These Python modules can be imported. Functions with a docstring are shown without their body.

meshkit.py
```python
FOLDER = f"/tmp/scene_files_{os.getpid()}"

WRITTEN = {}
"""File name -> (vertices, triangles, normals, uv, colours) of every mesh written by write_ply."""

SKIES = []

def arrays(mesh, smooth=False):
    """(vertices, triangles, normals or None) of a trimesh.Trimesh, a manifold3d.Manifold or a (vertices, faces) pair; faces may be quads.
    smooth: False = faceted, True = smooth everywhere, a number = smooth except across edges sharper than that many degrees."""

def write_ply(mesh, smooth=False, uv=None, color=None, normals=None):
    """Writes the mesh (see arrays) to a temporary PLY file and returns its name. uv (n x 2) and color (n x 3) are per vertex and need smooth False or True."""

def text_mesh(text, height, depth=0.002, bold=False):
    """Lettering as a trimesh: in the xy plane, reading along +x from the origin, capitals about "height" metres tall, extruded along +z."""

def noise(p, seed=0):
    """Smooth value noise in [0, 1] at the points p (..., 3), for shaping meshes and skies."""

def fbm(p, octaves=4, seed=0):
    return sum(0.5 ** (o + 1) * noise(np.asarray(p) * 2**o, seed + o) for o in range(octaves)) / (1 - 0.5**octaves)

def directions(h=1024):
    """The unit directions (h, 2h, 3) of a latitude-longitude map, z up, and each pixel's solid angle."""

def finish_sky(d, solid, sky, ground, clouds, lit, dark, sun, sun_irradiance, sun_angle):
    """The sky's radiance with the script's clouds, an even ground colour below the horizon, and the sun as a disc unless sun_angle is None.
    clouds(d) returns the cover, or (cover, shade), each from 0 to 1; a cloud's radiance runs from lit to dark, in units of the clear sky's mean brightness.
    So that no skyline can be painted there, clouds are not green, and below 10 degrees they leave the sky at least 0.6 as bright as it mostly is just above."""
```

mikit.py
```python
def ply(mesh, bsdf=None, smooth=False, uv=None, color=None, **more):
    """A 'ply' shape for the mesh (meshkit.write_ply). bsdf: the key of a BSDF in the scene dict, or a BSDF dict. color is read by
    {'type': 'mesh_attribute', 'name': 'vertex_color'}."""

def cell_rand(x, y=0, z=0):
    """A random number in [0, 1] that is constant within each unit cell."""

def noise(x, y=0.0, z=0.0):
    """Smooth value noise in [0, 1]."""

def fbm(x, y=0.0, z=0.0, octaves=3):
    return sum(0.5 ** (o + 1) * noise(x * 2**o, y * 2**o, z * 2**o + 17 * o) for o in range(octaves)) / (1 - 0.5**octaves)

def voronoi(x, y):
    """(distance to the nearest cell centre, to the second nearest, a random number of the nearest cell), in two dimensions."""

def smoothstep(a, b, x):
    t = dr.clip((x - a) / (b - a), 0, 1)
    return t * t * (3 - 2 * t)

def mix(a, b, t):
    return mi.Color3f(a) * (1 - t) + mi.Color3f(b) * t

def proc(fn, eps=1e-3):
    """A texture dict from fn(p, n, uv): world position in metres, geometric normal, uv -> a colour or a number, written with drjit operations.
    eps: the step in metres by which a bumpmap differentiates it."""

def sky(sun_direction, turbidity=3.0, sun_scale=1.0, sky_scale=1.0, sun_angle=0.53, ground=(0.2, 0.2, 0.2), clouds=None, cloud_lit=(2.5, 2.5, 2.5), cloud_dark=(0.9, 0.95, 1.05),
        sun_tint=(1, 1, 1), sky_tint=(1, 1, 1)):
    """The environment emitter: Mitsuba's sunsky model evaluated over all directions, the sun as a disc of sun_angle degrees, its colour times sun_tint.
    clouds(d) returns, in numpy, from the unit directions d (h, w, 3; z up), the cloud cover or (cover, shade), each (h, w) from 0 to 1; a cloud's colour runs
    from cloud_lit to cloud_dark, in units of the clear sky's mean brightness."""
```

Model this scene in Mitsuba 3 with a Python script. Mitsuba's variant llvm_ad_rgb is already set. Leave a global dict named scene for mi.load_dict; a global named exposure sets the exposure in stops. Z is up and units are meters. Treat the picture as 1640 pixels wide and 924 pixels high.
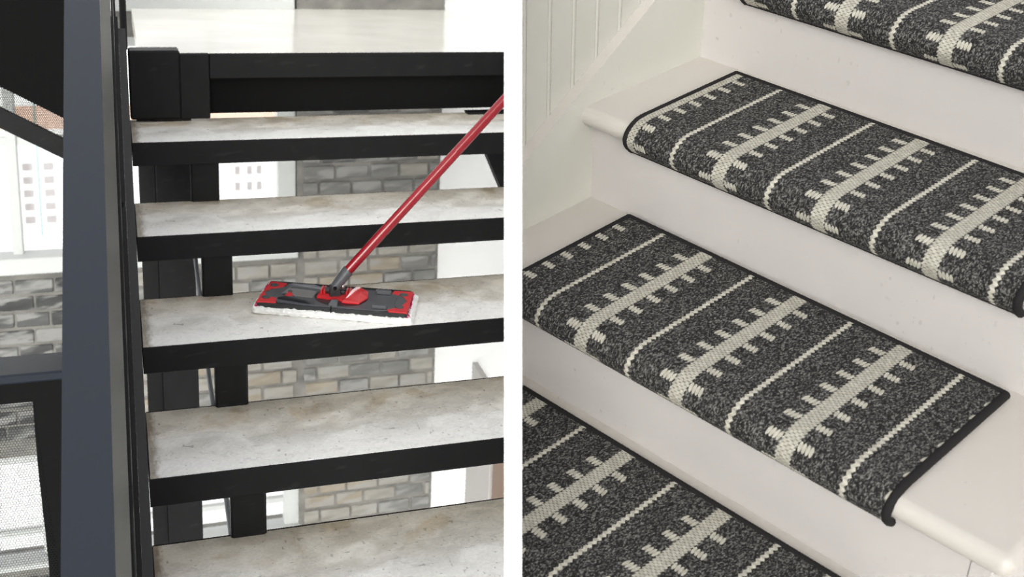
import math, random
import numpy as np, trimesh, manifold3d
import drjit as dr
import mitsuba as mi
import mikit, meshkit
from mikit import noise, fbm, smoothstep, mix, cell_rand

rng = np.random.default_rng(7)
T = mi.ScalarTransform4f
scene, labels = {'type': 'scene'}, {}

# ------------------------------------------------------------------ camera, sky, exposure
CAM_H, PITCH = 1.45, math.radians(32.58)
fwd = np.array([0, math.cos(PITCH), -math.sin(PITCH)])
eye = np.array([0, 0, CAM_H])
scene['camera'] = {'type': 'thinlens', 'fov': math.degrees(2 * math.atan(820 / 2070.0)), 'fov_axis': 'x',
                   'aperture_radius': 0.0028, 'focus_distance': 2.5, 'near_clip': 0.05, 'far_clip': 200.0,
                   'to_world': T().look_at(origin=eye.tolist(), target=(eye + fwd).tolist(), up=[0, 0, 1])}
scene['sky'] = mikit.sky([-0.05, -0.90, 0.42], turbidity=4.0, sun_scale=0.42, sun_angle=35.0, sun_tint=(0.66, 0.88, 1.30), ground=(0.55, 0.55, 0.55),
                         clouds=lambda d: (np.ones(d.shape[:2]), 0.25 * meshkit.fbm(d * 3.0, 3, 5)),
                         cloud_lit=(1.0, 1.0, 1.0), cloud_dark=(0.8, 0.81, 0.83))
exposure = 3.55

# ------------------------------------------------------------------ frames of the two stairs
# Left flight: a = along the treads, b = into the flight, c = up; one unit is one rise (0.17 m).
LA = np.array([[0.14843, -0.04519, 0.00751], [0.05397, 0.14712, 0.04529], [-0.02126, -0.04067, 0.16336]])
LO = np.array([-1.06812, 3.36493, -1.40241 + CAM_H])
# Right flight: the same, one unit is one rise (0.18 m); treads level.
RA = np.array([[0.126487, 0.128066, 0.0], [-0.128066, 0.126487, 0.0], [0.0, 0.0, 0.18]])
RO = np.array([0.13768, 2.00939, -1.09082 + CAM_H])
RUN_L, DEP_L, TH_L = 2.0402, 2.334, 0.366
RUN_R = 1.5928
XL, XR = -0.0082, 0.0106          # the two faces of the white partition


def Lw(p): return np.asarray(p, float) @ LA.T + LO
def Rw(p): return np.asarray(p, float) @ RA.T + RO


def warp(m, fn):
    m = m.copy(); m.vertices = fn(m.vertices); return m


def clip(m, side):
    """Cut a mesh at the partition: side -1 keeps the left, +1 the right."""
    x = m.vertices[:, 0]
    if side < 0 and x.max() > XL:
        m = trimesh.intersections.slice_mesh_plane(m, [-1, 0, 0], [XL, 0, 0], cap=True, engine='earcut')
    if side > 0 and x.min() < XR:
        m = trimesh.intersections.slice_mesh_plane(m, [1, 0, 0], [XR, 0, 0], cap=True, engine='earcut')
    return m


def cbox(lo, hi, ch=0.0):
    """A box with chamfered edges."""
    lo, hi = np.minimum(lo, hi).astype(float), np.maximum(lo, hi).astype(float)
    if ch <= 0:
        m = trimesh.creation.box(bounds=[lo, hi]); return m
    ch = min(ch, 0.45 * (hi - lo).min())
    pts = []
    for i in range(8):
        s = np.array([(i >> k) & 1 for k in range(3)])
        c = np.where(s, hi, lo); d = np.where(s, -1, 1) * ch
        for k in range(3):
            q = c + d; q[k] = c[k]; pts.append(q)
    return trimesh.convex.convex_hull(np.array(pts))


def prism(poly, axis, lo, hi):
    """Extrude a polygon of the two other axes (in order) along the axis."""
    from shapely.geometry import Polygon
    m = trimesh.creation.extrude_polygon(Polygon(poly), hi - lo, engine='earcut')
    v = m.vertices; o = np.zeros_like(v)
    rest = [k for k in range(3) if k != axis]
    o[:, rest[0]], o[:, rest[1]], o[:, axis] = v[:, 0], v[:, 1], v[:, 2] + lo
    m = trimesh.Trimesh(o, m.faces, process=False); m.fix_normals(); return m


def tube(path, r, n=10, closed=False):
    path = np.asarray(path, float); k = len(path)
    r = np.broadcast_to(r, (k,))
    t = np.gradient(path, axis=0); t /= np.linalg.norm(t, axis=1, keepdims=True) + 1e-12
    ref = np.array([0.31, 0.47, 0.83]); u = np.cross(t[0], ref); u /= np.linalg.norm(u)
    V = []
    for i in range(k):
        u = u - t[i] * (u @ t[i]); u /= np.linalg.norm(u); w = np.cross(t[i], u)
        an = np.arange(n) / n * 2 * np.pi
        V.append(path[i] + r[i] * (np.cos(an)[:, None] * u + np.sin(an)[:, None] * w))
    V = np.vstack(V + [path[:1], path[-1:]]); F = []
    for i in range(k - 1):
        for j in range(n):
            a, b = i * n + j, i * n + (j + 1) % n
            F += [[a, b, b + n], [a, b + n, a + n]]
    for j in range(n):
        F += [[k * n, (j + 1) % n, j], [k * n + 1, (k - 1) * n + j, (k - 1) * n + (j + 1) % n]]
    return trimesh.Trimesh(V, np.array(F), process=False)


def hull_balls(balls, n=2):
    s = trimesh.creation.icosphere(subdivisions=n)
    return trimesh.convex.convex_hull(np.vstack([s.vertices * r + np.asarray(c) for c, r in balls]))


cat = trimesh.util.concatenate


def add(key, mesh, bsdf, smooth=False, **kw):
    if len(mesh.faces) == 0:
        print('EMPTY', key); return key
    k, i = key, 0
    while k in scene:
        i += 1; k = f'{key}_{i:03d}'
    scene[k] = mikit.ply(mesh, bsdf, smooth=smooth, **kw)
    return k


def lab(key, label=None, category=None, group=None, kind=None):
    d = {}
    if label: d['label'] = label
    if category: d['category'] = category
    if group: d['group'] = group
    if kind: d['kind'] = kind
    labels[key] = d


def addL(key, mesh, bsdf, smooth=False, cut=True, **kw):
    m = warp(mesh, Lw)
    return add(key, clip(m, -1) if cut else m, bsdf, smooth, **kw)


def addR(key, mesh, bsdf, smooth=False, cut=True, **kw):
    m = warp(mesh, Rw)
    return add(key, clip(m, 1) if cut else m, bsdf, smooth, **kw)


# ------------------------------------------------------------------ materials
def mat(name, color, rough=0.5, spec=0.5, metal=0.0, bump=None, bump_scale=0.0, **kw):
    b = {'type': 'principled', 'roughness': rough, 'specular': spec, 'metallic': metal, **kw}
    b['base_color'] = color if isinstance(color, dict) else {'type': 'rgb', 'value': list(color)}
    if bump is not None:
        b = {'type': 'bumpmap', 'arbitrary': mikit.proc(bump, 5e-4), 'scale': bump_scale, 'bsdf': b}
    scene[name] = {'type': 'twosided', 'bsdf': b}
    return name


def c_black(p, n, uv):
    w = fbm(p.x * 30, p.y * 30, p.z * 9, 3)
    s = smoothstep(0.66, 0.8, fbm(p.x * 22 + 5, p.y * 22, p.z * 60, 3))
    return mix(mi.Color3f(0.0042, 0.0040, 0.0043), mi.Color3f(0.007, 0.007, 0.0076), w) + mi.Color3f(0.006) * s
mat('black_steel', mikit.proc(c_black), 0.45, 0.19)
mat('handrail_steel', (0.013, 0.017, 0.026), 0.32, 0.32)
mat('cheek_steel', (0.014, 0.0145, 0.0155), 0.4, 0.4)
mat('handrail_flank_lit', (0.055, 0.056, 0.053), 0.45, 0.4)  # light reflected off the treads is put into this paler grey
mat('dark_void', (0.003, 0.0028, 0.003), 0.7, 0.12)


def c_concrete(p, n, uv):
    # uv: x along the tread, y 0 at the nosing .. 1 at the back
    x, y = uv.x, uv.y
    x = x + 0.0
    big = fbm(x * 1.1, y * 2.4, 1.3, 4)
    swirl = fbm(x * 2.2 + 3 * big, y * 6 + 5 * big, 4.1, 4)
    fine = fbm(x * 34, y * 80, 2.0, 3)
    vein = 1 - smoothstep(0.0, 0.02, dr.abs(fbm(x * 2.6 + 2 * swirl, y * 6, 9.0, 4) - 0.5))
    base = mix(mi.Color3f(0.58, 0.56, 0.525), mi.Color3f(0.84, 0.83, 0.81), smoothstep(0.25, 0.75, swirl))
    worn_glare = smoothstep(0.95, 0.25, y + 0.55 * (big - 0.5))  # foot wear together with painted front glare
    base = mix(base * mi.Color3f(0.86, 0.80, 0.71), base, worn_glare)
    base = mix(base, mi.Color3f(0.93, 0.925, 0.915), 0.75 * smoothstep(0.42, 0.05, y + 0.35 * (swirl - 0.5)))  # glare along the front edge, painted into the concrete colour
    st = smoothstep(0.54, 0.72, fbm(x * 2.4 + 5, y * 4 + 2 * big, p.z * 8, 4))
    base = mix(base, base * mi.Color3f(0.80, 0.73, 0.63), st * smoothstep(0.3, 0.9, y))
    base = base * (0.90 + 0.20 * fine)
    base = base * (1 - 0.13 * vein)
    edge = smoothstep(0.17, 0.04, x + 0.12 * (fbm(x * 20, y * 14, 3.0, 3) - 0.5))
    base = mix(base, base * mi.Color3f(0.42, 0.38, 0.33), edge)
    speck = smoothstep(0.90, 0.95, noise(x * 17, y * 40, 7.0))
    return base * (1 - 0.35 * speck)
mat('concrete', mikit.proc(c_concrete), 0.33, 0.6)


def c_landing(p, n, uv):
    w = fbm(p.x * 6, p.y * 6, p.z * 6, 4)
    return mix(mi.Color3f(0.55, 0.53, 0.48), mi.Color3f(0.70, 0.68, 0.64), w)
mat('polished_concrete', mikit.proc(c_landing), 0.18, 0.6)

def brick_fn(tone, seed):
    def f(p, n, uv):
        w = fbm(p.x * 12 + seed, p.y * 12, p.z * 44, 4)
        dep = smoothstep(0.44, 0.64, fbm(p.x * 8 + 11, p.y * 8 + seed * .3, p.z * 26, 4))
        c = mi.Color3f(*tone) * (0.65 + 0.7 * w)
        return mix(c, mi.Color3f(0.27, 0.265, 0.258), dep * 0.75)
    return f
for i, tone in enumerate([(0.085, 0.085, 0.085), (0.055, 0.055, 0.056), (0.25, 0.235, 0.212), (0.245, 0.212, 0.172), (0.155, 0.153, 0.148)]):
    mat(f'brick_{i}', mikit.proc(brick_fn(tone, 3.7 * i)), 0.9, 0.2)

def c_mortar(p, n, uv):
    w = fbm(p.x * 14, p.y * 14, p.z * 18, 4)
    return mix(mi.Color3f(0.09, 0.088, 0.085), mi.Color3f(0.27, 0.258, 0.24), w)
mat('mortar', mikit.proc(c_mortar), 0.95, 0.1)
mat('white_wall', (0.86, 0.86, 0.86), 0.8, 0.2)
mat('partition_white', (0.93, 0.93, 0.93), 0.7, 0.2)
mat('frame_white', (0.46, 0.47, 0.465), 0.4, 0.5)
mat('frame_grey', (0.42, 0.40, 0.39), 0.5, 0.4)
mat('door_brown', (0.22, 0.155, 0.12), 0.5, 0.4)
mat('facade_white', (0.90, 0.90, 0.90), 0.9, 0.1)
mat('facade_pane', (0.30, 0.28, 0.285), 0.5, 0.3)
mat('facade_orange', (0.66, 0.46, 0.37), 0.9, 0.1)
mat('pipe_teal', (0.10, 0.26, 0.28), 0.5, 0.4)
mat('pipe_grey', (0.28, 0.30, 0.32), 0.4, 0.5)
mat('ground_pale', (0.85, 0.85, 0.85), 0.9, 0.1)
scene['pane_glass'] = {'type': 'thindielectric', 'int_ior': 1.5}

def paint_fn(col, seed):
    def f(p, n, uv):
        w = fbm(p.x * 5 + seed, p.y * 5, p.z * 5, 3)
        mark = smoothstep(0.74, 0.80, fbm(p.x * 120 + seed, p.y * 120, p.z * 60, 3)) * smoothstep(0.55, 0.7, w)
        c = mi.Color3f(*col) * (0.97 + 0.06 * w)
        return c * (1 - 0.16 * mark)
    return f
mat('riser_paint', mikit.proc(paint_fn((0.405, 0.378, 0.370), 1.0)), 0.42, 0.4)
mat('tread_paint', mikit.proc(paint_fn((0.405, 0.376, 0.350), 2.0)), 0.38, 0.4)
mat('skirt_paint', mikit.proc(paint_fn((0.398, 0.386, 0.350), 3.0)), 0.42, 0.4)
mat('bead_paint', mikit.proc(paint_fn((0.380, 0.367, 0.334), 4.0)), 0.45, 0.4)


def c_rug(p, n, uv):
    P = 1.017
    u, v = uv.x, uv.y
    x = u - P * dr.floor(u / P + 0.5)                       # band at 0, thin stripe at +-P/2
    t = P * 0.5 - dr.abs(x)
    # speckled yarn
    u, v = u * 1.2, v * 1.2
    jit = noise(u * 60, v * 60, 3.0)
    k1 = cell_rand(dr.floor(u * 105 + 1.2 * jit), dr.floor(v * 62 + 1.2 * jit + 0.5 * dr.floor(u * 105)), 1)
    k2 = noise(u * 70, v * 46, 5.0)
    k3 = noise(u * 118 + 7, v * 90, 8.0)
    g = smoothstep(0.34, 0.93, 0.5 * k1 + 0.28 * k2 + 0.32 * k3)
    col = mix(mi.Color3f(0.0085, 0.008, 0.008), mi.Color3f(0.150, 0.144, 0.138), g * g)
    u, v = uv.x, uv.y
    cream = mix(mi.Color3f(0.27, 0.253, 0.215), mi.Color3f(0.385, 0.365, 0.318), noise(u * 50, v * 40, 2.0))
    # band: offset rows of stitches with small dark gaps between
    row = dr.floor(x / 0.0268 + 100)
    sv = v / 0.040 + 0.5 * (row - 2 * dr.floor(row / 2))
    fv = dr.abs(sv - dr.floor(sv) - 0.5)
    fx = dr.abs(x / 0.0268 + 100 - row - 0.5)
    gap = smoothstep(0.36, 0.46, fv) * smoothstep(0.5, 0.2, fx) * 0.8 + smoothstep(0.40, 0.5, fx) * 0.45
    edge = 0.066 + 0.006 * dr.sin(v / 0.040 * 6.2832)
    inb = smoothstep(edge + 0.006, edge - 0.004, dr.abs(x))
    col = mix(col, cream * (1 - gap), inb)
    # thin stripe, zigzag
    tv = v / 0.055
    zz = 0.011 * (4 * dr.abs(tv - dr.floor(tv) - 0.5) - 1)
    d = dr.abs(dr.select(x > 0, t, -t) + zz)
    int_ = smoothstep(0.024, 0.016, d)
    col = mix(col, cream * (0.85 + 0.3 * smoothstep(0.0, 0.4, dr.abs(tv - dr.floor(tv) - 0.5))), int_)
    # dashes: four slanting stitches each side of the band
    vv = v / 0.235
    row2 = (vv - dr.floor(vv + 0.5)) * 0.235
    xs = dr.abs(x) - 0.0745
    st = (xs * 1.0 + dr.select(x > 0, -0.16, -0.16) * row2) / 0.0320
    fs = dr.abs(st - dr.floor(st) - 0.5)
    er = dr.sqrt(dr.square(row2 / 0.045) + dr.square(fs / 0.50))
    ind = smoothstep(1.05, 0.85, er) * dr.select((st > 0) & (st < 4) & (v > -0.12), 1.0, 0.0)
    return mix(col, cream, ind)


def b_rug(p, n, uv):
    u, v = uv.x, uv.y
    return 0.6 * noise(u * 95, v * 60, 4.0) + 0.4 * noise(u * 45, v * 30, 6.0)
scene['rug_pile'] = {'type': 'twosided', 'bsdf': {'type': 'principled', 'roughness': 0.9, 'specular': 0.2,
                     'base_color': mikit.proc(c_rug), 'sheen': 0.1}}
mat('binding_black', (0.011, 0.010, 0.0105), 0.8, 0.15, sheen=0.1)

mat('mop_red', (0.52, 0.022, 0.028), 0.32, 0.5)
mat('mop_handle_red', (0.235, 0.005, 0.013), 0.24, 0.6)
mat('mop_fabric_red', (0.50, 0.030, 0.036), 0.7, 0.3)
mat('mop_grey', (0.075, 0.078, 0.088), 0.36, 0.5)
mat('mop_dark', (0.015, 0.0155, 0.018), 0.38, 0.5)
mat('mop_button', (0.065, 0.067, 0.075), 0.5, 0.4)
mat('mop_pad', (0.74, 0.735, 0.73), 0.95, 0.1)
mat('mop_stripe', (0.85, 0.62, 0.64), 0.4, 0.4)
mat('mop_trim', (0.50, 0.01, 0.10), 0.8, 0.2)
mat('chrome', (0.75, 0.75, 0.76), 0.15, 0.5, 1.0)
mat('label_clear', (0.20, 0.19, 0.19), 0.22, 0.6)

# ------------------------------------------------------------------ setting
# white partition between the two stairwells; its near edge is square to the line of sight
up_v = np.array([0, math.sin(PITCH), math.cos(PITCH)])
def on_view(z, v): return (eye + fwd * z + up_v * v)[1:]
zf = 1.40
top_, low_ = on_view(zf, 0.36), on_view(zf, -0.50)
poly = [low_, top_, (top_[0] + 0.08, top_[1]), (3.2, 0.50), (6.6, 0.50), (6.6, -4.0), (low_[0], -4.0)]
add('wall_partition', prism(poly, 0, XL, XR), 'partition_white')
lab('wall_partition', 'thin white partition seen edge-on between the black steel stair and the white stair', kind='structure')

m = cbox([XR, -1.2, -0.12], [3.2, 1.75, 0.0])
add('floor', m, 'tread_paint'); lab('floor', 'painted floor at the foot of the white stair', kind='structure')
m = cbox([-16, -2, -6.2], [14, 30, -6.0])
add('ground', m, 'ground_pale'); lab('ground', 'pale ground outside, far below the windows', kind='structure')

# brick wall behind the black stair, in the L frame: plane b = 10
B = 10.0
BT = 10.9
def wbox(a0, a1, c0, c1, b0=B, b1=BT): return cbox([a0, b0, c0], [a1, b1, c1])
W1 = (-5.0, 4.28, -5.98, -0.55)       # openings a0, a1, c0, c1
W2 = (-5.0, 4.39, -13.72, -10.80)
W3 = (-5.0, 4.22, 0.14, 7.0)
wall = cat([wbox(4.3, 8.32, -20, 7.0), wbox(-6.2, -5.0, -20, 7.0), wbox(-5.0, 4.3, -10.80, -5.98),
            wbox(-5.0, 4.3, -0.55, 0.10), wbox(-5.0, 4.3, -20, -13.72)])
addL('wall_back', wall, 'mortar'); lab('wall_back', 'old brick wall behind the black steel stair, grey and patchy', kind='structure')
CH, CL = 0.415, 0.90
def lay(a0, a1, c0, c1, jitter=0.02):
    row = int(math.floor(c0 / CH)) + 1
    while (row + 1) * CH <= c1 + 0.02:
        x = a0 - (CL * 0.5 if row % 2 else 0.0) + rng.uniform(-.06, .06)
        while x < a1 - 0.08:
            w = CL * rng.uniform(0.9, 1.1)
            lo, hi = max(x, a0), min(x + w, a1)
            if hi - lo > 0.15:
                d = rng.uniform(0.02, 0.09); g = 0.03
                m = cbox([lo + g, B - d, row * CH + 0.03 + rng.uniform(0, .02)], [hi - g, B + 0.05, (row + 1) * CH - 0.03 - rng.uniform(0, .02)], 0.025)
                yield m, (lo + hi) / 2, row * CH
            x += w
        row += 1
n_brick = 0
for (a0, a1, c0, c1) in [(-3.9, 4.28, -10.75, -6.0), (-4.2, -2.3, -15.2, -13.85), (4.42, 8.26, -14.6, -0.45), (4.3, 8.26, 0.12, 1.4)]:
    for m, ca, cc in lay(a0, a1, c0, c1):
        r = rng.random()
        if ca < -1.0: k = 0 if r < .6 else 1  # grey bricks, also toned down to offset the strong sun here
        elif ca > 4 and cc > -6.0: k = 4 if r < .6 else (0 if r < .8 else 2)
        elif ca > 7.0: k = 4 if r < .6 else 2
        elif ca > 4 and cc < -11.5: k = 3 if r < .6 else 2
        else: k = 2 if r < .55 else (4 if r < .8 else 3)
        if n_brick < 298:
            addL('wall_back__brick', m, f'brick_{k}'); n_brick += 1

# windows: frame, stiles, bars and panes in the openings
def window(n, a0, a1, c0, c1, mull, trans, jamb=0.5, sill=0.30, label=''):
    w = f'window_{n}'
    bf = B + 0.15
    addL(w, cat([cbox([a1 - jamb, bf - 0.05, c0], [a1, bf + 0.45, c1], .03), cbox([a0, bf, c0], [a0 + 0.2, bf + 0.45, c1], .03),
                 cbox([a0, bf, c1 - 0.25], [a1, bf + 0.45, c1], .03)]), 'frame_white')
    lab(w, label, kind='structure')
    addL(w + '__sill', cbox([a0 - 0.0, B - 0.25, c0 - 0.10], [a1, bf + 0.45, c0 + sill], .03), 'frame_white')
    for (x, wd) in mull:
        addL(w + '__mullion', cbox([x - wd, bf + 0.03, c0 + .1], [x + wd, bf + 0.40, c1 - .1], .03), 'frame_white')
    for (z, wd, x0, x1) in trans:
        addL(w + '__glazing_bar', cbox([x0, bf + 0.10, z - wd], [x1, bf + 0.32, z + wd], .02), 'frame_white')
    xs = sorted([a0 + 0.2] + [x for x, _ in mull] + [a1 - jamb])
    for p0, p1 in zip(xs[:-1], xs[1:]):
        addL(w + '__pane', cbox([p0, bf + 0.20, c0 + .1], [p1, bf + 0.22, c1 - .1]), 'pane_glass')
window(1, *W1, [(-2.79, 0.13), (0.45, 0.13)], [(-2.98, 0.10, -5.0, 4.0)], label='white framed window behind the stair, above the brick breast, with a white building outside')
window(2, *W2, [(-2.30, 0.36), (0.45, 0.13)], [(-13.0, 0.07, -5.0, 4.0)], sill=0.04, label='lower white framed window seen under the lowest treads and through the guard panel')
window(3, *W3, [(-2.79, 0.13), (2.1, 0.13)], [(3.4, 0.10, -5.0, 4.0)], label='bright upper window standing at the back of the landing')

# white side wall closing the stairwell on the right
m = prism([(8.3, -1.5), (8.7, -1.5), (8.7, 10.9), (8.3, 10.9)], 2, -20, 7.0)
addL('wall_side', m, 'white_wall'); lab('wall_side', 'plain white side wall at the right of the black stair', kind='structure')
addL('door_1', cbox([8.22, 1.0, -20], [8.3, 3.42, -8.6], .02), 'door_brown'); lab('door_1', 'brown door in the white side wall low behind the stair', kind='structure')
addL('door_1__casing', cbox([8.14, 3.42, -20], [8.3, 5.62, -8.6], .03), 'frame_grey')
addL('stair_bracket', prism([(5.43, -7.80), (5.40, -8.6), (3.4, -8.6), (4.0, -7.90)], 0, 8.16, 8.3), 'frame_grey')
lab('stair_bracket', 'small grey triangular bracket on the white side wall, between the third and fourth tread', 'bracket')

# white building outside
FB = 60.0
addL('apartment_building', cbox([-26, FB, -52], [28, FB + 6, -10.4]), 'facade_white', cut=False)
lab('apartment_building', 'overexposed white building with small square windows outside the left window', 'building')
addL('apartment_building__brick_storey', cbox([-26, FB - 0.1, -10.6], [28, FB + 5, -9.25]), 'facade_orange', cut=False)
addL('apartment_building__roof', cbox([-26.3, FB - 0.15, -9.25], [28.3, FB + 6.2, -3.0]), 'facade_white', cut=False)
for a in (-9.5, -8.3, -5.85, -4.62, -3.50):
    for i in range(5):
        c = -12.8 - 0.785 * i
        k = addL('apartment_building__window', cbox([a - .31, FB - .06, c - .23], [a + .31, FB + .05, c + .23], .02), 'facade_pane', cut=False)
for a in (6.94, 7.72, 8.35):
    for c in (-13.45, -14.45):
        addL('apartment_building__window', cbox([a - .17, FB - .06, c - .27], [a + .17, FB + .05, c + .27], .02), 'facade_pane', cut=False)
addL('apartment_building__downpipe', cbox([-5.27, FB - .2, -17.0], [-5.20, FB - .12, -9.0]), 'pipe_teal', cut=False)

# ------------------------------------------------------------------ black steel staircase
ST = 'steel_staircase'
lab(ST, 'black steel open-riser staircase with grey concrete treads', 'staircase')
def slab_mesh(a0, a1, b0, b1, c0, c1, na=60, nb=10):
    """A slab with uv: x along it (units), y 0 at the front .. 1 at the back; slight edge wear."""
    aa, bb = np.linspace(a0, a1, na), np.linspace(b0, b1, nb)
    Ag, Bg = np.meshgrid(aa, bb, indexing='ij')
    top = np.stack([Ag, Bg, np.full_like(Ag, c1)], -1).reshape(-1, 3)
    h = meshkit.fbm(top * 2.3, 3, 2) - 0.5
    top[:, 2] += 0.006 * h
    idx = np.arange(na * nb).reshape(na, nb)
    f = np.vstack([np.stack([idx[:-1, :-1], idx[1:, :-1], idx[1:, 1:]], -1).reshape(-1, 3), np.stack([idx[:-1, :-1], idx[1:, 1:], idx[:-1, 1:]], -1).reshape(-1, 3)])
    loop = np.concatenate([idx[:, 0], idx[-1, 1:], idx[-2::-1, -1], idx[0, -2:0:-1]])
    bot = top[loop].copy(); bot[:, 2] = c0
    n0 = len(top); v = np.vstack([top, bot]); L = len(loop); j = np.arange(L); j2 = (j + 1) % L
    f = np.vstack([f, np.stack([loop[j2], loop[j], n0 + j], 1), np.stack([loop[j2], n0 + j, n0 + j2], 1)])
    cidx = len(v); v = np.vstack([v, [[(a0 + a1) / 2, (b0 + b1) / 2, c0]]])
    f = np.vstack([f, np.stack([n0 + j2, n0 + j, np.full(L, cidx)], 1)])
    m = trimesh.Trimesh(v, f, process=False)
    uv = np.stack([v[:, 0] - a0, (v[:, 1] - b0) / (b1 - b0)], 1)
    return m, uv

def a_limit(b, c):
    """Where the partition's left face cuts the line (b, c)."""
    return (XL - 0.0005 - LO[0] - LA[0, 1] * b - LA[0, 2] * c) / LA[0, 0]

for k in range(1, 6):
    b0, c1 = -RUN_L * k, -float(k)
    fr = cat([cbox([0, b0, c1 - TH_L], [9, b0 + 0.02, c1 - 0.003], .006), cbox([0, b0 + DEP_L - .06, c1 - TH_L], [9, b0 + DEP_L, c1 - 0.006], .012),
              cbox([0, b0 + .02, c1 - TH_L], [.012, b0 + DEP_L - .06, c1 - .003]), cbox([.012, b0 + .02, c1 - TH_L], [9, b0 + DEP_L - .06, c1 - TH_L + .05])])
    key = addL(f'{ST}__tread_{k:03d}' if k > 1 else f'{ST}__tread', cat([clip(warp(x, Lw), -1) for x in fr.split()]) if False else fr, 'black_steel')
    aR = a_limit(b0 + .02, c1)
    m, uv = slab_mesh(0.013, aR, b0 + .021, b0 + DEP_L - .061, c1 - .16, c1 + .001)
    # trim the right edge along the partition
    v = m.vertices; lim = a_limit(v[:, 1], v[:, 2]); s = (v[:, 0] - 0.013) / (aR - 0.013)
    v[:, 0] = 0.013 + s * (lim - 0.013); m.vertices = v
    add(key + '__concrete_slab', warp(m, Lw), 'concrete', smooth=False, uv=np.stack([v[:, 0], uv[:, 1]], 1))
# risers of the zigzag stringer between the treads
for k in range(0, 5):
    if k == 0: continue
    bk = -RUN_L * (k + 1) + DEP_L
    sh = 0.03 * (k - 1)
    addL(f'{ST}__stringer_riser', cbox([0.93 + sh, bk - 0.14, -k - 1.0 - .05], [1.40 + sh, bk + 0.12, -k - TH_L + .03], .03), 'black_steel')
# column at the left: wide plate and narrow post, below the landing
addL(f'{ST}__column', cat([cbox([0.40, 0.0, -16], [1.06, 0.28, -0.9], .02)]), 'black_steel')
addL(f'{ST}__column_post', cbox([0.11, 0.10, -16], [0.41, 0.40, -0.9], .02), 'black_steel')
addL(f'{ST}__column_head', cbox([0.01, -0.09, -0.95], [0.885, 0.5, 0.185], .03), 'black_steel')
addL(f'{ST}__head_plate', cbox([0.88, -0.05, -0.96], [1.40, 0.1, 0.128], .015), 'black_steel')
addL(f'{ST}__landing_fascia', cbox([1.40, -0.05, -0.29], [9, 0.02, 0.128], .012), 'black_steel')
addL(f'{ST}__landing_beam', cbox([1.40, 0.42, -0.945], [9, 0.75, -0.05], .015), 'dark_void')  # shade of the recess is put into this darker black
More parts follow.
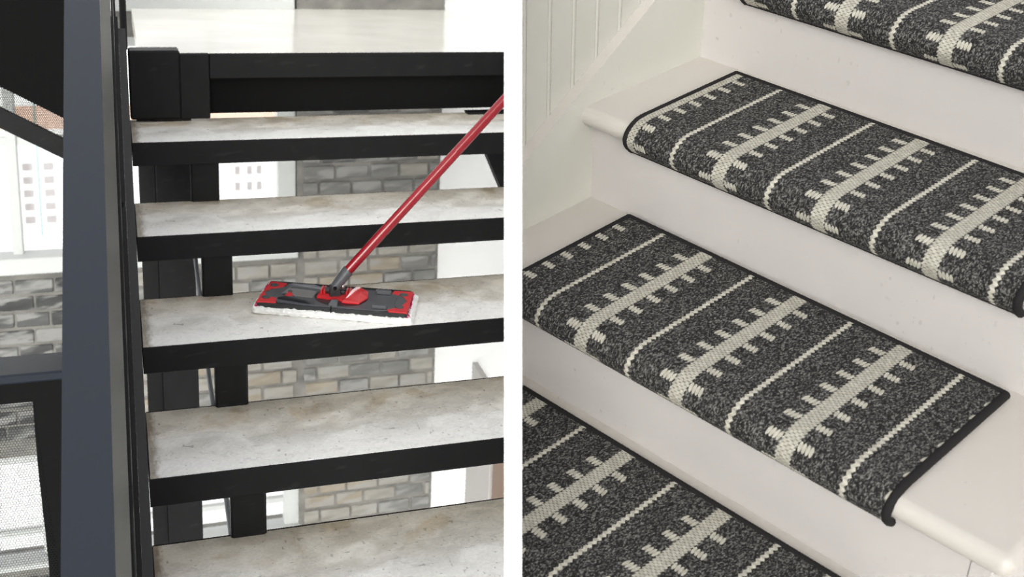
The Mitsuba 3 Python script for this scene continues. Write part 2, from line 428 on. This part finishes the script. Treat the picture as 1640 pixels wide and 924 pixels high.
addL(f'{ST}__strut', prism([(6.3, -0.95), (6.74, -1.75), (7.05, -2.365), (7.7, -3.7), (9.0, -3.7), (9.0, -0.95)], 1, -0.05, 0.22), 'black_steel')
m = cbox([0.2, 0.02, -0.25], [8.29, 9.98, 0.10], .0)
addL(f'{ST}__landing', m, 'polished_concrete')
labels[f'{ST}__landing'] = {'label': 'pale polished concrete landing glaring in the window light'}
# cheek plate on the left ends of the treads
s0, s1 = -12.4, 0.2
def sloped(a0, a1, h0, h1, b0, b1):
    return prism([(b0, b0 / RUN_L + h0), (b1, b1 / RUN_L + h0), (b1, b1 / RUN_L + h1), (b0, b0 / RUN_L + h1)], 0, a0, a1)
addL(f'{ST}__cheek_plate', sloped(-0.135, -0.012, -0.95, 0.42, s0, s1), 'cheek_steel', cut=False)

# grey conduit running behind the stringer
pth = [(0.915, -3.6 + 0.35, -2.74), (0.945, -5.6 + .35, -3.775), (1.02, -7.7 + .35, -4.816)]
d = (np.array(pth[2]) - np.array(pth[0])) / 2
pts = [np.array(pth[0]) - 0.55 * d, np.array(pth[0]), np.array(pth[1]), np.array(pth[2]), np.array(pth[2]) + 0.5 * d]
addL('conduit', tube(np.array(pts), 0.035, 10), 'pipe_grey', smooth=60)
lab('conduit', 'thin grey pipe running down beside the stringer behind the treads', 'pipe')

# ------------------------------------------------------------------ railings and guard panels
RL = 'stair_railing'
lab(RL, 'black steel stair railing with a broad flat handrail, blurred in the foreground at the left', 'railing')
prof = [(-0.765, 4.5), (-0.345, 4.5), (-0.345, 4.40), (-0.60, 4.30), (-0.765, 4.42)]
flank = [(-0.344, 4.49), (-0.225, 3.75), (-0.30, 3.70), (-0.40, 4.36)]
def along(profile, b0, b1):
    n = len(profile); V = []
    for b in (b0, b1):
        V += [(a, b, b / RUN_L + h) for a, h in profile]
    from shapely.geometry import Polygon
    t = trimesh.creation.triangulate_polygon(Polygon([(a, h) for a, h in profile]), engine='earcut')
    vv, ff = t
    order = [int(np.argmin(np.linalg.norm(np.array(profile) - q, axis=1))) for q in vv]
    F = [[order[i] for i in f][::-1] for f in ff] + [[order[i] + n for i in f] for f in ff]
    for i in range(n):
        j = (i + 1) % n
        F += [[i, j, j + n], [i, j + n, i + n]]
    m = trimesh.Trimesh(np.array(V), np.array(F), process=False); m.fix_normals(); return m
addL(f'{RL}__handrail', along(prof, -17.2, 0.6), 'handrail_steel', cut=False)
addL(f'{RL}__handrail_flank_lit', along(flank, -17.2, 0.6), 'handrail_flank_lit', cut=False)
labels[f'{RL}__handrail_flank_lit'] = {'label': 'sloping flank of the handrail, coloured paler for light reflected off the treads'}
addL(f'{RL}__mid_bar', sloped(-0.30, -0.235, 3.30, 3.68, -15.5, 0.4), 'black_steel', cut=False)
addL(f'{RL}__bottom_rail', sloped(-0.28, -0.1355, 0.38, 0.50, -12.4, 0.4), 'black_steel', cut=False)
addL(f'{RL}__lower_bar', sloped(-0.235, -0.165, 0.55, 0.95, -12.2, -4.8), 'black_steel', cut=False)
addL(f'{RL}__lower_bar', sloped(-0.235, -0.165, 0.55, 0.95, -4.7, 0.4), 'black_steel', cut=False)
addL(f'{RL}__post', cbox([-0.10, 0.85, 0.10], [0.02, 1.0, 4.0], .02), 'black_steel', cut=False)


def perforated(fn, u0, u1, v0, v1, pitch, ratio, inside):
    """Hexagonal cells, each with a round hole: fn maps (u, v) to L coordinates; cells whose centre is inside are kept."""
    dx, dy = pitch, pitch * math.sqrt(3) / 2
    us, vs = np.arange(u0, u1, dx), np.arange(v0, v1, dy)
    Uc, Vc = np.meshgrid(us, vs, indexing='ij')
    Uc = Uc + (np.arange(len(vs)) % 2)[None, :] * dx / 2
    c = np.stack([Uc.ravel(), Vc.ravel()], 1); c = c[inside(c[:, 0], c[:, 1])]
    an = (np.arange(6) / 6 + 1 / 12) * 2 * np.pi
    ring = np.stack([np.cos(an), np.sin(an)], 1)
    pts = np.concatenate([ring * pitch / math.sqrt(3), ring * pitch * ratio], 0)
    v = (c[:, None, :] + pts[None]).reshape(-1, 2)
    i = np.arange(6); j = (i + 1) % 6
    f = np.vstack([np.stack([i, j, j + 6], 1), np.stack([i, j + 6, i + 6], 1)])
    F = (np.arange(len(c)) * 12)[:, None, None] + f[None]
    return trimesh.Trimesh(fn(v), F.reshape(-1, 3), process=False)

addL(f'{RL}__infill_panel', sloped(-0.208, -0.195, 0.9, 3.4, -12.0, 0.3), 'black_steel', cut=False)

# guard of the flight above, upper left
UG = 'upper_flight_guard'
lab(UG, 'dark perforated guard of the upper flight in the top left corner, one band shining through', 'guard panel')
gs = -0.535
def ub(a): return gs * (a + 2.4)
def upar(h0, h1, a0, a1, b0, b1):
    return prism([(a0, ub(a0) + h0), (a1, ub(a1) + h0), (a1, ub(a1) + h1), (a0, ub(a0) + h1)], 1, b0, b1)
m = perforated(lambda q: np.stack([q[:, 0], np.full(len(q), 3.0), q[:, 1]], 1), -3.4, -0.7, -2.2, 1.9, 0.036, 0.37,
               lambda a, c: (c > ub(a) - 1.16) & (c < 1.9))
addL(UG, m, 'dark_void', cut=False)
addL(UG + '__bottom_rail', upar(-1.50, -1.13, -3.5, -0.6, 2.9, 3.12), 'black_steel', cut=False)
addL(UG + '__stringer', upar(-0.80, 3.6, -3.5, -0.6, 3.35, 3.6), 'dark_void', cut=False)

# guard in the lower left corner
LG = 'lower_guard'
lab(LG, 'black guard panel with perforated mesh and a flat top rail in the lower left corner', 'guard panel')
addL(LG + '__top_rail', cbox([-3.0, -3.05, -4.40], [-1.12, -2.10, -4.25], .03), 'handrail_steel', cut=False)
addL(LG + '__header', cbox([-3.0, -3.0, -4.72], [-1.12, -2.85, -4.38], .01), 'dark_void', cut=False)
addL(LG + '__side_plate', prism([(-1.69, -4.70), (-1.12, -4.70), (-1.12, -8.6), (-1.39, -8.6)], 1, -3.0, -2.9), 'dark_void', cut=False)
m = perforated(lambda q: np.stack([q[:, 0], np.full(len(q), -2.95), q[:, 1]], 1), -3.0, -1.3, -8.6, -4.68, 0.046, 0.48,
               lambda a, c: (a < -1.69 + (-4.7 - c) * 0.0765 + .03) & (c < -4.68))
addL(LG + '__mesh', m, 'black_steel', cut=False)
addL(LG + '__inner_post', prism([(-1.72, -4.7), (-1.3, -4.7), (-1.3, -8.6), (-1.64, -8.6), (-1.648, -7.46), (-1.713, -5.8)], 1, -2.75, -2.65), 'dark_void', cut=False)

# ------------------------------------------------------------------ mop
MP = 'flat_mop'
lab(MP, 'red and grey flat mop with a white microfibre pad standing on the middle concrete tread', 'mop')
MX, MY = np.array([2.19, -1.18]), np.array([0.36, 1.22])
def Mw(p):
    """(s 0..1 along the head, t 0..1 across, h above the tread in units)"""
    p = np.asarray(p, float)
    ab = np.array([1.663, -4.893]) + p[:, :1] * MX + p[:, 1:2] * MY
    return Lw(np.column_stack([ab, -3 + 0.004 + p[:, 2]]))
LX, LY = 2.49, 1.27
def addM(key, mesh, bsdf, smooth=False):
    return add(key, warp(mesh, Mw), bsdf, smooth)
def mbox(s0, s1, t0, t1, h0, h1, ch=0.012):
    m = cbox([s0 * LX, t0 * LY, h0], [s1 * LX, t1 * LY, h1], ch); m.vertices = m.vertices / [LX, LY, 1]; return m
def mpoly(pts, h0, h1):
    return prism([(s, t) for s, t in pts], 2, h0, h1)
# fluffy pad
def fluffy():
    r = 0.052
    h = hull_balls([((x, y, r), r) for x in (.035, LX + .0) for y in (-.035, LY * .90)], 2)
    mf = manifold3d.Manifold(manifold3d.Mesh(np.asarray(h.vertices, np.float32), np.asarray(h.faces, np.uint32))).refine_to_length(0.03)
    q = mf.to_mesh(); v, f = np.array(q.vert_properties[:, :3], float), np.array(q.tri_verts)
    m = trimesh.Trimesh(v, f, process=True)
    n = m.vertex_normals
    d = meshkit.noise(m.vertices * [28, 28, 34], 3) - 0.4 + 0.5 * (meshkit.noise(m.vertices * [60, 60, 60], 9) - .5)
    v = m.vertices + n * (d * 0.045)[:, None]
    v[:, 2] = np.maximum(v[:, 2], 0.0)
    m.vertices = v / [LX, LY, 1]
    return m
addM(MP + '__pad', fluffy(), 'mop_pad', True)
addM(MP + '__pad_trim', mbox(0.0, 1.0, -0.035, 0.93, 0.085, 0.112, .01), 'mop_trim')
addM(MP + '__plate', mpoly([(0.022, -0.02), (0.04, -0.045), (0.97, -0.045), (0.985, -0.02), (0.985, 0.86), (0.97, 0.885), (0.05, 0.86), (0.03, 0.83)], 0.10, 0.165), 'mop_dark')
addM(MP + '__plate_top', mpoly([(0.03, 0.33), (0.07, 0.16), (0.15, 0.02), (0.30, -0.02), (0.80, -0.02), (0.88, 0.03), (0.94, 0.20), (0.97, 0.40), (0.94, 0.58), (0.86, 0.72), (0.78, 0.76), (0.2, 0.74), (0.13, 0.62), (0.06, 0.47)], 0.165, 0.176), 'mop_grey')
pk = [[(0.02, -0.04), (0.145, -0.03), (0.131, 0.15), (0.075, 0.17), (0.03, 0.34), (0.025, 0.36)],
      [(0.025, 0.36), (0.03, 0.34), (0.065, 0.50), (0.135, 0.60), (0.15, 0.75), (0.035, 0.80)],
      [(0.985, -0.035), (0.87, -0.03), (0.855, 0.02), (0.93, 0.15), (0.972, 0.40), (0.99, 0.42)],
      [(0.99, 0.42), (0.972, 0.40), (0.935, 0.58), (0.86, 0.68), (0.87, 0.78), (0.995, 0.80)]]
flaps = [addM(MP + '__pocket_flap', mpoly(q, 0.160, 0.184), 'mop_fabric_red') for q in pk]
def disc(s, t, r, h0, h1, n=18):
    an = np.arange(n) / n * 2 * np.pi
    return mpoly([(s + r * np.cos(x) / LX, t + r * np.sin(x) / LY) for x in an], h0, h1)
for fk, (s, t) in zip((flaps[1], flaps[0], flaps[3], flaps[2]), [(0.074, 0.63), (0.066, 0.13), (0.937, 0.63), (0.929, 0.14)]):
    addM(fk + '__button', disc(s, t, 0.068, 0.182, 0.196), 'mop_button')
# ridges and clips
def ridge(s0, s1, t0, t1, h, w):
    return hull_balls([((s0 * LX, t0 * LY, 0.17), w), ((s0 * LX + .10, t0 * LY, 0.17 + h), w * .8), ((s1 * LX - .1, t1 * LY, 0.17 + h * .7), w * .8), ((s1 * LX, t1 * LY, 0.17), w)], 1)
def mloc(m): m = m.copy(); m.vertices = m.vertices / [LX, LY, 1]; return m
addM(MP + '__grip_ridge', mloc(ridge(0.165, 0.385, 0.62, 0.66, 0.05, 0.035)), 'mop_grey', 40)
addM(MP + '__grip_ridge', mloc(ridge(0.15, 0.375, 0.14, 0.05, 0.03, 0.03)), 'mop_dark', 40)
addM(MP + '__grip_clip', mbox(0.755, 0.855, 0.60, 0.69, 0.165, 0.235, .02), 'mop_grey')
addM(MP + '__grip_clip', mbox(0.752, 0.852, 0.03, 0.12, 0.165, 0.225, .02), 'mop_grey')
addM(MP + '__clear_window', mpoly([(0.15, 0.33), (0.20, 0.28), (0.36, 0.26), (0.37, 0.52), (0.18, 0.58)], 0.176, 0.186), 'label_clear')
addM(MP + '__clear_window__latch_mark', mpoly([(0.178, 0.22), (0.19, 0.40), (0.215, 0.36), (0.235, 0.26), (0.21, 0.16), (0.20, 0.24)], 0.186, 0.192), 'mop_fabric_red')
for s, t in [(0.172, 0.30), (0.227, 0.20), (0.20, 0.42)]:
    addM(MP + '__clear_window__latch_dot', disc(s, t, 0.035, 0.190, 0.198, 12), 'mop_button')
for i in range(5):
    addM(MP + '__plate_top__vent_hole', disc(0.893 + 0.0012 * i, 0.235 + 0.062 * i, 0.010, 0.174, 0.180, 8), 'mop_dark')
for i in range(4):
    addM(MP + '__plate_top__vent_hole', disc(0.110 + 0.004 * i, 0.225 + 0.062 * i, 0.010, 0.174, 0.180, 8), 'mop_dark')
# centre: ring, red mount, pedal, pivot, bracket
an = np.arange(28) / 28 * 2 * np.pi
addM(MP + '__recess_ring', mpoly([(0.54 + 0.172 * np.cos(x), 0.36 + 0.34 * np.sin(x)) for x in an], 0.174, 0.181), 'mop_dark')
addM(MP + '__mount', mpoly([(0.388, 0.26), (0.40, 0.50), (0.60, 0.52), (0.61, 0.26), (0.56, 0.20)], 0.18, 0.215), 'mop_red')
for s in (0.412, 0.430, 0.578, 0.596):
    addM(MP + '__mount__rib', mbox(s - .006, s + .006, 0.33, 0.52, 0.21, 0.285, .01), 'mop_red')
ped = hull_balls([((0.565 * LX, 0.13 * LY, .20), .02), ((0.665 * LX, 0.13 * LY, .20), .02), ((0.708 * LX, 0.36 * LY, .20), .02), ((0.70 * LX, 0.56 * LY, .21), .02),
                  ((0.655 * LX, 0.60 * LY, .24), .02), ((0.61 * LX, 0.40 * LY, .25), .02), ((0.665 * LX, 0.36 * LY, .262), .02), ((0.575 * LX, 0.16 * LY, .215), .02)], 1)
addM(MP + '__pedal', mloc(ped), 'mop_red', 35)
stp = tube(np.array([(0.585 * LX, 0.19 * LY, .232), (0.604 * LX, 0.30 * LY, .262), (0.618 * LX, 0.40 * LY, .277), (0.634 * LX, 0.51 * LY, .276), (0.650 * LX, 0.585 * LY, .262)]), [0.012, .022, .026, .024, .016], 8)
addM(MP + '__pedal__stripe', mloc(stp), 'mop_stripe', 60)
addM(MP + '__seam', mbox(0.498, 0.504, -0.06, 0.04, 0.10, 0.182, .004), 'dark_void')
addM(MP + '__front_tab', mloc(hull_balls([((0.485 * LX, 0.02 * LY, 0.175), .02), ((0.53 * LX, 0.02 * LY, 0.175), .02), ((0.50 * LX, 0.12 * LY, 0.20), .03), ((0.525 * LX, 0.14 * LY, 0.20), .03)], 1)), 'mop_grey', 40)
bar = tube(np.array([(0.432 * LX, 0.42 * LY, 0.245), (0.562 * LX, 0.42 * LY, 0.245)]), 0.052, 14)
addM(MP + '__pivot_bar', mloc(bar), 'mop_dark', 40)
# bracket, socket and handle, leaning up to the partition (L coordinates)
piv = np.array([2.872, -5.083, -2.655])
hdir = np.array([5.5548 - 2.895, -0.018, 0.0141 + 2.631]); hdir /= np.linalg.norm(hdir)
bx = np.array([MX[0], MX[1], 0]) / LX
def Lbox(c, ax, ay, az): return [np.asarray(c) + i * ax + j * ay + k * az for i in (-1, 1) for j in (-1, 1) for k in (-1, 1)]
base_c = np.array([2.8826, -5.075, -2.80])
side = np.cross(hdir, [0, 1, 0]); side /= np.linalg.norm(side); ydir = np.array([0, 1.0, 0])
ux = np.array([1, 0, 0.0])
brk = trimesh.convex.convex_hull(np.array(Lbox(base_c, ux * .085, ydir * .06, np.array([0, 0, .03])) + Lbox(piv, ux * .068, ydir * .045, np.array([0, 0, .03])) + [piv + side * 0.05 * math.cos(t) + hdir * 0.05 * math.sin(t) + y * ydir * .045 for t in np.linspace(0, 6.28, 12) for y in (-1, 1)]))
addL(MP + '__bracket', brk, 'mop_dark', 30)
s0_ = piv + hdir * 0.02; s1_ = np.array([3.079, -5.10, -2.42]) + hdir * 0.01
ringp = lambda c, r, n=16: [c + r * (math.cos(t) * side + math.sin(t) * ydir) for t in np.linspace(0, 2 * np.pi, n, endpoint=False)]
sock = trimesh.convex.convex_hull(np.array(ringp(piv - hdir * .055, .04) + ringp(piv + hdir * .0, .072) + ringp(piv + hdir * .12, .080) + ringp(s1_, .094)))
addL(MP + '__socket', sock, 'mop_grey', 35)
addL(MP + '__bracket__pivot_pin', tube(np.array([piv - ydir * .077, piv + ydir * .06]), 0.030, 12), 'dark_void', 40)
addL(MP + '__socket__rivet', tube(np.array([piv + hdir * .115 - ydir * .082, piv + hdir * .115 + ydir * .06]), 0.022, 12), 'mop_button', 40)
addL(MP + '__socket__screw', hull_balls([(piv + hdir * .09 - side * .10, .03), (piv + hdir * .12 - side * .07, .025)], 1), 'chrome', 40)
hs = s1_ - hdir * .06
L_end = (a_limit(-5.1, -0.4) + 0.3 - hs[0]) / hdir[0]
p1 = hs + hdir * 2.43
addL(MP + '__handle', tube(np.array([hs, p1]), 0.0755, 20), 'mop_handle_red', 40)
addL(MP + '__handle_tube', tube(np.array([p1 - hdir * .02, hs + hdir * L_end]), 0.0735, 20), 'mop_handle_red', 40)
labels[MP + '__handle_tube'] = {'label': 'upper telescopic tube of the red mop handle'}

# ------------------------------------------------------------------ white staircase
WS = 'white_staircase'
lab(WS, 'white painted wooden staircase with rounded nosings', 'staircase')
NOSE, TT = 0.17, 0.19
A_END, A_RIS = 5.345, 5.01
def nosed_profile(b0, b1, c1, r=TT / 2, n=10):
    an = np.linspace(-np.pi / 2, np.pi / 2, n)
    arc = [(b0 + r - r * math.cos(t), c1 - r + r * math.sin(t)) for t in an]
    return arc + [(b1, c1), (b1, c1 - TT)]
for j in range(-1, 4):
    bf, bb = (j - 1) * RUN_R - NOSE, j * RUN_R
    body = prism(nosed_profile(bf, bb, float(j)), 0, 0.0, A_END - 0.10)
    cap = hull_balls([((A_END - TT / 2, y, j - TT / 2), TT / 2) for y in (bf + TT / 2, bb - TT / 2)], 2)
    addR(f'{WS}__tread', cat([body]), 'tread_paint', 35)
    side_ret = clip(warp(cap, Rw), 1)
    add(f'{WS}__side_nosing', side_ret, 'tread_paint', 35)
for j in range(-1, 4):
    addR(f'{WS}__riser', cbox([0, (j - 1) * RUN_R if False else j * RUN_R, j], [A_RIS, j * RUN_R + 0.10, j + 1 - TT], 0), 'riser_paint')
addR(f'{WS}__riser', cbox([0, -2 * RUN_R, -2], [A_RIS, -2 * RUN_R + 0.10, -1 - TT], 0), 'riser_paint')
# outer string on the open side, cut to the steps
out = []
for j in range(-2, 4):
    out.append(cbox([A_RIS + 0.002, j * RUN_R - 0.008, j - 0.0], [A_RIS + 0.17, (j + 1) * RUN_R + 0.10, j + 1 - TT], 0.012))
for i, m in enumerate(out): addR(f'{WS}__outer_string', m, 'riser_paint')
# small cove strip under each nosing
for j in range(-1, 4):
    addR(f'{WS}__cove_moulding', cbox([0.0, (j - 1) * RUN_R - 0.028, j - TT - 0.045], [A_RIS, (j - 1) * RUN_R + 0.01, j - TT + 0.002], 0.012), 'riser_paint')
# skirt board with a flat cap along the left wall
SL = 0.6176
def sk(b): return 0.691 + SL * (b + 0.952)
b0_, b1_ = -2.6, 5.2
m = prism([(b0_, sk(b0_) - 2.6), (b1_, sk(b1_) - 2.6), (b1_, sk(b1_)), (b0_, sk(b0_))], 0, -0.105, 0.012)
addR(f'{WS}__skirt_board', m, 'skirt_paint')
m = prism([(b0_, sk(b0_) + 0.001), (b1_, sk(b1_) + 0.001), (b1_, sk(b1_) + 0.013), (b0_, sk(b0_) + 0.013)], 0, -0.105, 0.014)
addR(f'{WS}__skirt_cap', m, 'tread_paint')
# beadboard wall
m = prism([(b0_, -3.4), (b1_, -3.4), (b1_, 3.9), (b0_, 2.35)], 0, -0.30, -0.114)
addR('wall_left', m, 'bead_paint'); lab('wall_left', 'greenish white beadboard wall above the skirting of the white stair', kind='structure')
P_B = 0.315
for i in range(-3, 19):
    g = -0.815 + P_B * i                     # centre of a bead
    lo, hi = g + 0.028, g + P_B - 0.028
    addR('wall_left__board', prism([(lo, sk(lo) - .1), (hi, sk(hi) - .1), (hi, 3.1 + .2 * hi), (lo, 3.1 + .2 * lo)], 0, -0.125, -0.106), 'bead_paint')
    lo, hi = g - 0.022, g + 0.022
    m = hull_balls([((-0.118, g, sk(g) - .1), .020), ((-0.118, g, 3.08 + .2 * g), .020)], 1)
    addR('wall_left__bead', m, 'bead_paint', 40)

# ------------------------------------------------------------------ carpet stair treads
def rmin(b, c):
    return (XR + 0.003 - RO[0] - RA[0, 1] * b - RA[0, 2] * c) / RA[0, 0]
def rug_profile(j, back):
    """(b, c) of the rug's outer face from its back edge, round the nosing, to its hanging front edge."""
    br = (j - 1) * RUN_R
    pts = [(br - .0 + x, j + y) for x, y in [(0.06, 0.045), (-0.03, 0.037), (-0.10, 0.012), (-0.16, -0.03), (-0.195, -0.075), (-0.207, -0.12), (-0.195, -0.17), (-0.165, -0.215), (-0.13, -0.25), (-0.095, -0.278)]]
    return np.array([(back, j + 0.045)] + pts)
def resample(p, step):
    from scipy.interpolate import PchipInterpolator
    s = np.concatenate([[0], np.cumsum(np.linalg.norm(np.diff(p, axis=0), axis=1))])
    n = int(s[-1] / step) + 1
    q = np.linspace(0, s[-1], n)
    return np.column_stack([PchipInterpolator(s, p[:, 0])(q), PchipInterpolator(s, p[:, 1])(q)]), q
def make_rug(j, al, ar, back, phase, vshift, vscale, label, skew=0.0, dc=0.0):
    name = 'stair_rug'
    i = 0
    while f'{name}{"" if not i else f"_{i:03d}"}__pile' in scene: i += 1
    name = name if not i else f'{name}_{i:03d}'
    prof, s = resample(rug_profile(j, back), 0.02)
    prof[:, 1] += dc
    t = np.gradient(prof, axis=0); t /= np.linalg.norm(t, axis=1, keepdims=True)
    nrm = np.column_stack([t[:, 1], -t[:, 0]])        # outward (up on the flat part)
    if nrm[0, 1] < 0: nrm = -nrm
    na = 200; ns = len(prof)
    lo = np.maximum(al, rmin(prof[:, 0], prof[:, 1]))
    fr = np.linspace(0, 1, na)
    Ag = lo[None, :] + fr[:, None] * (ar - lo)[None, :]
    def layer(off):
        b = prof[:, 0] + off * nrm[:, 0]; c = prof[:, 1] + off * nrm[:, 1]
        P = np.stack([Ag, np.broadcast_to(b, Ag.shape), np.broadcast_to(c, Ag.shape)], -1)
        P[..., 1] += skew * (Ag - al) * np.clip(1 - s / 0.8, 0, 1)[None, :]
        return P.reshape(-1, 3)
    top, bot = layer(0.0), layer(-0.034)
    bump = meshkit.noise(np.column_stack([top[:, 0] * 40, np.tile(s, na) * 30, top[:, 0] * 0]), 4)
    ntop = np.tile(np.column_stack([np.zeros(ns), nrm[:, 0], nrm[:, 1]]), (na, 1))
    top = top + ntop * (0.004 * (bump - .5))[:, None]
    idx = np.arange(na * ns).reshape(na, ns)
    q = np.vstack([np.stack([idx[:-1, :-1], idx[:-1, 1:], idx[1:, 1:]], -1).reshape(-1, 3), np.stack([idx[:-1, :-1], idx[1:, 1:], idx[1:, :-1]], -1).reshape(-1, 3)])
    N = na * ns
    loop = np.concatenate([idx[:, 0], idx[-1, 1:], idx[-2::-1, -1], idx[0, -2:0:-1]]); l2 = np.roll(loop, -1)
    F = np.vstack([q, q[:, ::-1] + N, np.stack([loop, l2, l2 + N], 1), np.stack([loop, l2 + N, loop + N], 1)])
    V = np.vstack([top, bot])
    uv1 = np.stack([Ag.ravel() - phase, (np.tile(s, na) + vshift) * vscale], 1)
    m = trimesh.Trimesh(Rw(V), F, process=False)
    if m.volume < 0: m.invert()
    add(f'{name}__pile', m, 'rug_pile', smooth=False, uv=np.vstack([uv1, uv1]))
    # black binding round the edge
    def edge(a, k0, k1, off=-0.015):
        P = np.column_stack([np.full(k1 - k0, a), prof[k0:k1, 0] + off * nrm[k0:k1, 0], prof[k0:k1, 1] + off * nrm[k0:k1, 1]])
        P[:, 1] += skew * (a - al) * np.clip(1 - s[k0:k1] / 0.8, 0, 1)
        return P
    R_ = 0.030
    parts = []
    def flat_tube(path, r):
        return tube(path, r, 10)
    L_ = edge(al, 0, ns); Rr = edge(ar, 0, ns)
    okL = L_[:, 0] >= rmin(L_[:, 1], L_[:, 2]) + 0.03
    if okL.sum() > 3: parts.append(flat_tube(L_[okL], R_))
    parts.append(flat_tube(Rr, 0.036))
    a0 = max(al, rmin(prof[0, 0], prof[0, 1]) + 0.03)
    aa = np.linspace(a0, ar, 12)
    parts.append(flat_tube(np.column_stack([aa, prof[0, 0] - 0.0 + skew * (aa - al), np.full(12, prof[0, 1] - .014)]), R_))
    a0 = max(al, rmin(prof[-1, 0], prof[-1, 1]) + 0.03)
    aa = np.linspace(a0, ar, 12)
    parts.append(flat_tube(np.column_stack([aa, np.full(12, prof[-1, 0] + .015), np.full(12, prof[-1, 1] + .004)]), 0.021))
    for p in parts:
        add(f'{name}__binding', warp(p, Rw), 'binding_black', smooth=50)
    lab(name, label, 'stair rug', 'charcoal carpet rugs on the white treads')
make_rug(2, 0.555, 4.46, 2 * RUN_R - 0.12, 3.70, -0.10, 1.06, 'charcoal striped carpet rug on the highest visible white tread, cut off by the top edge')
make_rug(1, 0.575, 4.375, RUN_R - 0.158, 3.662, -0.195, 1.06, 'charcoal striped carpet rug on the upper tread, its rounded left end bare beside the skirting', skew=-0.012)
make_rug(0, 0.575, 4.435, -0.085, 3.57, -0.24, 1.0, 'charcoal striped carpet rug whose bound right end shows on the third tread', skew=-0.010)
make_rug(-1, 0.575, 4.46, -RUN_R - 0.17, 3.13, -0.30, 1.0, 'charcoal striped carpet rug on the lowest tread in the bottom corner beside the partition')
